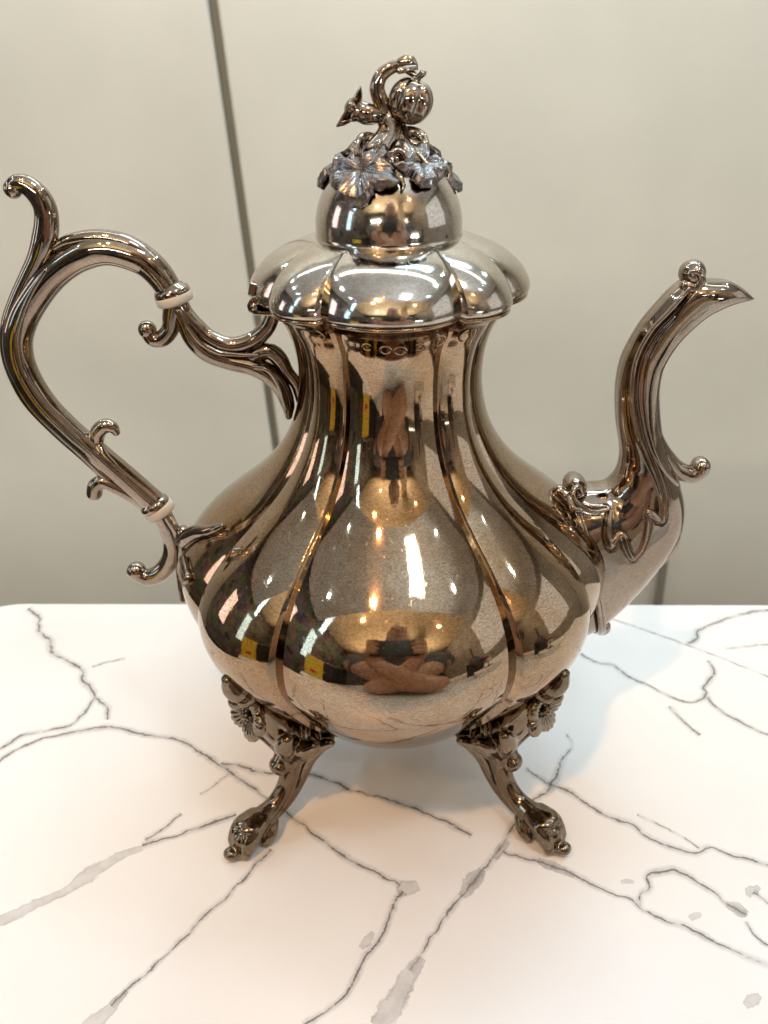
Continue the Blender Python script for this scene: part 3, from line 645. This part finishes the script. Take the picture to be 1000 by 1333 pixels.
# ---- legs: cast cabriole legs with flower, fan of leaves, knuckles and scroll foot; local frame x = outward, y = tangent
def leg_meshes():
    g = MB()
    g.tube([(6.9, 0, 6.3), (6.3, 0, 5.2), (5.8, 0, 4.1), (5.66, 0, 3.2), (5.76, 0, 2.4), (6.05, 0, 1.7), (6.6, 0, 1.2), (7.25, 0, 1.0)], [.42, .58, .56, .48, .40, .37, .37, .42], aspect=[1.3, 1.5, 1.35, 1.2, 1.05, 1, 1, 1.1], k=24)
    g.tube([(3.7, 0, 3.22), (4.4, 0, 3.0), (4.9, 0, 2.35), (5.28, 0, 1.65), (5.85, 0, 1.06), (6.5, 0, .76), (7.1, 0, .6)], [.10, .27, .30, .27, .25, .25, .25], aspect=[4.5, 2.6, 1.3, 1, 1, 1, 1], k=20)
    g.ball((4.95, 0, 3.5), (.6, .8, .5), 12); g.ball((5.4, 0, 4.2), (.55, .75, .6), 12)
    g.ball((5.08, 0, 2.0), .31, 12); g.ball((6.25, 0, 2.98), (.35, .44, .34), 12); g.ball((6.05, 0, 3.2), (.34, .42, .3), 12)
    for sy in (-1, 1):
        g.tube([(6.0, .22*sy, 2.8), (5.82, .5*sy, 3.5), (5.7, .95*sy, 4.1), (5.5, 1.3*sy, 4.4)], [.16, .24, .33, .22], k=14)
        g.tube([(5.5, .22*sy, 2.7), (5.1, .6*sy, 3.3), (4.85, 1.0*sy, 3.75), (4.7, 1.3*sy, 3.95)], [.13, .2, .25, .16], k=14)
        g.tube([(5.9, .2*sy, 3.2), (6.2, .5*sy, 4.1), (6.5, .85*sy, 4.8), (6.5, 1.1*sy, 5.3)], [.18, .3, .36, .22], k=14)
        g.tube([(7.0, .28*sy, .75), (7.3, .42*sy, .46), (7.5, .44*sy, .28)], [.24, .29, .23], k=14)
        g.tube([(7.5, .26*sy, 1.1), (8.0, .36*sy, .95), (8.35, .36*sy, .52), (8.4, .36*sy, .28)], [.30, .33, .28, .23], k=14)
    g.ball((7.72, 0, .95), (.58, .55, .52), 14); g.ball((7.95, 0, 1.28), (.45, .52, .18), 12); g.ball((8.2, 0, .66), (.44, .44, .44), 12)
    g.tube([(8.2, 0, .55), (8.62, 0, .3), (8.85, 0, .38)], [.3, .27, .24], aspect=1.2, k=14)
    return g
leg_src = None
def place(o, az, parent):
    o.parent = parent; o.rotation_euler = (0, 0, az)
def flower_meshes():
    out_ = []
    n0 = np.array([.95, 0, .12]); n0 /= np.linalg.norm(n0); t = np.array([0., 1, 0]); b = np.cross(n0, t)
    c = np.array([7.16, 0, 6.3])
    f = MB(); f.ball(c+n0*.26, .15, 10)
    for k_ in range(7): a = k_*2*math.pi/7; f.ball(c+n0*.28+(t*math.cos(a)+b*math.sin(a))*.2, .07, 6)
    A_ = np.linspace(0, 2*math.pi, 96, endpoint=False); rows_ = []
    for q, h in [(.05, .12), (.2, .14), (.4, .22), (.6, .30), (.8, .33), (.93, .28), (1.0, .18), (.9, .05), (.5, -.1), (.1, -.2)]:
        rows_.append([c+(t*math.cos(a)+b*math.sin(a))*q*(.72+.30*abs(math.cos(2.5*a))**.6)+n0*(h-.10*(1-abs(math.cos(2.5*a)))*q+.025*math.cos(25*a)*q) for a in A_])
    f.grid(np.array(rows_), wrap_v=True)
    out_.append(('flower', f))
    for (p, r, ax_) in [((7.42, -.36, 7.35), (.38, .27, .30), None), ((7.45, .36, 7.4), (.38, .27, .30), None), ((7.62, 0, 7.2), (.33, .32, .32), None)]:
        q = MB(); q.ball(p, r, 12); out_.append(('bud', q))
    q = MB(); q.tube([(7.35, 0, 7.2), (7.68, 0, 7.75), (7.9, 0, 8.3)], [.32, .38, .17], aspect=1.3, k=16); q.tube([(7.6, 0, 7.2), (7.95, 0, 7.8), (8.02, 0, 8.3)], [.12, .13, .06], k=10)
    out_.append(('bud_leaf', q))
    return out_
for i, az in enumerate((-45, -135, 45, 135)):
    a = math.radians(az)
    if i == 0:
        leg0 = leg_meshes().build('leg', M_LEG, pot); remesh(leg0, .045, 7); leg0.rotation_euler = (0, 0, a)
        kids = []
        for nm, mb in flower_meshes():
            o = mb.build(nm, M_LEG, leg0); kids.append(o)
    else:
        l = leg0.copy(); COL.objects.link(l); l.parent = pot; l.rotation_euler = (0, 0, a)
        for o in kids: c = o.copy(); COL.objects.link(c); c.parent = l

# ------------------------------------------------------------------ the photographer, mirrored in the belly and the neck
M_SKIN = plain('skin', (.50, .29, .20), .5, .12, 60); M_SHIRT = plain('grey_shirt', (.09, .09, .095), .9, .25, 120)
M_HAIR = plain('dark_hair', (.03, .022, .018), .6, .3, 200); M_BLACK = plain('black_plastic', (.015, .015, .017), .3, .1)
ph_ = empty('person', 'photographer in dark grey shirt mirrored in the belly of the pot', 'person', (0, 0, 0))
bd = MB()
HEAD = np.array([2., -47., 50.])
bd.ball(HEAD, (7.4, 9.2, 11.2), 20); bd.ball(HEAD+(0, 2.2, -6.5), (5.6, 6.2, 5.2), 14)
bd.ball(HEAD+(0, 9.3, -1.2), (1.3, 1.8, 2.4), 10); bd.ball(HEAD+(0, 8.2, -5.6), (2.6, 1.3, .8), 10)
for sx in (-1, 1): bd.ball(HEAD+(7.4*sx, -.5, -1), (1.1, 2.2, 3.2), 10); bd.ball(HEAD+(3.1*sx, 8.0, 1.8), (1.8, 1.2, .8), 10)
bd.tube([HEAD+(0, -2, -6), (2, -51, 37), (2, -53, 29)], [5.6, 5.8, 7.5], k=24)
bd.tube([(2, -53, 30), (1, -58, 18), (0, -66, -5), (0, -72, -25)], [10, 13.5, 13, 14], aspect=1.5, ref=(1, 0, 0), k=28)
SH = {-1: (-24, -47, 25), 1: (27, -47, 25)}; EL = {-1: (10.0, -28.0, 6.2), 1: (-5.0, -32.5, 6.0)}; WR = {-1: (-6.8, -29.5, 20.5), 1: (6.3, -29.5, 20.5)}
for sx in (-1, 1):
    s_, e_, w_ = np.array(SH[sx]), np.array(EL[sx]), np.array(WR[sx])
    bd.tube([(2, -54, 27), s_, s_*.6+e_*.4, s_*.2+e_*.8, e_], [8, 6.8, 6.2, 5.9, 5.3], k=22, ref=(0, 0, 1))
    bd.tube([e_, e_*.65+w_*.35, e_*.25+w_*.75, w_], [4.0, 4.2, 3.2, 2.7], k=20, ref=(1, 0, 0))
    p0 = np.array([7.3*sx, -28.6, 24.5]); bd.tube([w_, (w_+p0)/2, p0], [2.6, 3.0, 3.0], aspect=.55, ref=(0, 1, 0), k=18)
    for i in range(4):                                     # fingers curl behind the phone edge, thumb on the screen side
        z = 22.6+i*1.75; ln = (.85, 1, 1.05, .95)[3-i]
        bd.tube([(8.2*sx, -28.4, z), (8.9*sx, -26.8, z+.2), (7.9*sx, -25.75, z+.3), (7.9*sx-2.6*ln*sx, -25.6, z+.3)], [.85, .8, .75, .62], k=12, ref=(0, 0, 1))
    bd.tube([(7.2*sx, -29.6, 23), (6.4*sx, -30.2, 25), (4.6*sx, -28.9, 26.4)], [1.1, .95, .75], k=12)
bo = bd.build('body', M_SKIN, ph_); remesh(bo, .38, 2)
sh = MB(); sh.tube([(2, -53, 31), (1, -58, 18), (0, -66, -5), (0, -72, -27)], [11, 14.6, 14.2, 15], aspect=1.5, ref=(1, 0, 0), k=32)
for sx in (-1, 1):
    s_, e_ = np.array(SH[sx]), np.array(EL[sx]); sh.tube([(2, -54, 27), s_, s_*.9+e_*.1, s_*.78+e_*.22], [9.4, 8.2, 7.4, 7.2], k=24, ref=(0, 0, 1))
remesh(sh.build('shirt', M_SHIRT, ph_), .5, 3)
ha = MB(); ha.ball(HEAD+(0, -1.6, 2.2), (7.9, 9.2, 10.2), 18); remesh(ha.build('hair', M_HAIR, ph_), .4, 1)
# the phone he holds, just behind the lens
pn = MB(); pn.box((-7.6, -26.9, 21.8), (7.2, -26.15, 29.0)); o = pn.build('smartphone', M_BLACK, None, smooth=False, label='dark smartphone held level by the mirrored photographer', category='smartphone')
bv = o.modifiers.new('bevel', 'BEVEL'); bv.width = .004; bv.segments = 4

# ------------------------------------------------------------------ a few things on the same table that only the silver shows
M_YEL = plain('yellow_card', (.80, .56, .05), .5, .05); M_WHITE = plain('white_card', (.8, .8, .8), .5, .03); M_RED = plain('red_print', (.6, .05, .05), .5, .05)
M_CASE = plain('dark_leather', (.035, .028, .026), .45, .3, 80); M_PINK = plain('pink_plastic', (.75, .08, .22), .4, .05)
yc = empty('price_card', 'yellow price card on a white foot mirrored at the left of the belly', 'card', (-27, -23, 0)); yc.rotation_euler = (0, 0, math.radians(-52))
MB().box((-4, -.15, 1.2), (4, .15, 15)).build('card_front', M_YEL, yc, smooth=False)
MB().box((-1.6, .16, 5), (1.4, .2, 7)).build('print_mark', M_RED, yc, smooth=False)
f_ = MB(); f_.add([(-5.5, -3, .02), (5.5, -3, .02), (5.5, 4.5, .02), (-5.5, 4.5, .02), (-5, -.3, 1.6), (5, -.3, 1.6), (5, .3, 1.6), (-5, .3, 1.6)], [(3, 2, 1, 0), (4, 5, 6, 7), (0, 1, 5, 4), (1, 2, 6, 5), (2, 3, 7, 6), (3, 0, 4, 7)])
f_.build('foot', M_WHITE, yc, smooth=False)
def bevelled(o, wd): b = o.modifiers.new('bevel', 'BEVEL'); b.width = wd; b.segments = 3; return o
cs = empty('leather_case', 'dark leather case mirrored beside the yellow card', 'case', (-40, -42, 0)); cs.rotation_euler = (0, 0, .5)
bevelled(MB().box((-13, -9, .1), (13, 9, 17)).build('case_shell', M_CASE, cs, smooth=False), .015)
MB().tube([(-5, 0, 17), (-4, 0, 21), (4, 0, 21), (5, 0, 17)], [.7]*4, n=30, k=12).build('carry_handle', M_CASE, cs)
wb = empty('white_box', 'small white box mirrored at the right of the belly', 'box', (29, -19, 0)); wb.rotation_euler = (0, 0, .7)
bevelled(MB().box((-5.5, -4, .05), (5.5, 4, 3)).build('box_tray', M_WHITE, wb, smooth=False), .002)
bevelled(MB().box((-5.7, -4.2, 3.02), (5.7, 4.2, 3.9)).build('box_lid', M_WHITE, wb, smooth=False), .002)
go = empty('silver_goblet', 'small silver goblet standing on the mirrored white box', 'goblet', (28.5, -18.5, 3.92))
pr = catmull(np.array([(.02, 0, 0), (2.0, .05, 0), (1.7, .35, 0), (.5, .9, 0), (.38, 2.4, 0), (.6, 3.0, 0), (1.7, 3.8, 0), (2.1, 5.2, 0), (2.2, 6.6, 0)]), 50)
A = np.linspace(0, 2*math.pi, 40, endpoint=False)
for nm, i0, i1 in (('stem', 0, 27), ('cup', 26, 50)):
    MB().grid(np.array([[(r*math.cos(a), r*math.sin(a), z) for a in A] for r, z, _ in pr[i0:i1]]), wrap_v=True).build(nm, M_LID, go)
bg = empty('handbag', 'black handbag with a pink tag mirrored behind the white box', 'handbag', (44, -36, 0)); bg.rotation_euler = (0, 0, -.6)
g = MB(); g.ball((0, 0, 9), (13, 6, 9), 16); g.box((-11, -5, .1), (11, 5, 12)); remesh(g.build('bag_shell', M_CASE, bg), .5, 8)
MB().tube([(-7, 0, 14), (-6, 0, 24), (6, 0, 24), (7, 0, 14)], [.6]*4, n=30, k=12).build('strap', M_CASE, bg)
MB().ball((-2, 6.4, 12), (1.6, .5, 1.6), 10).build('tag', M_PINK, bg)
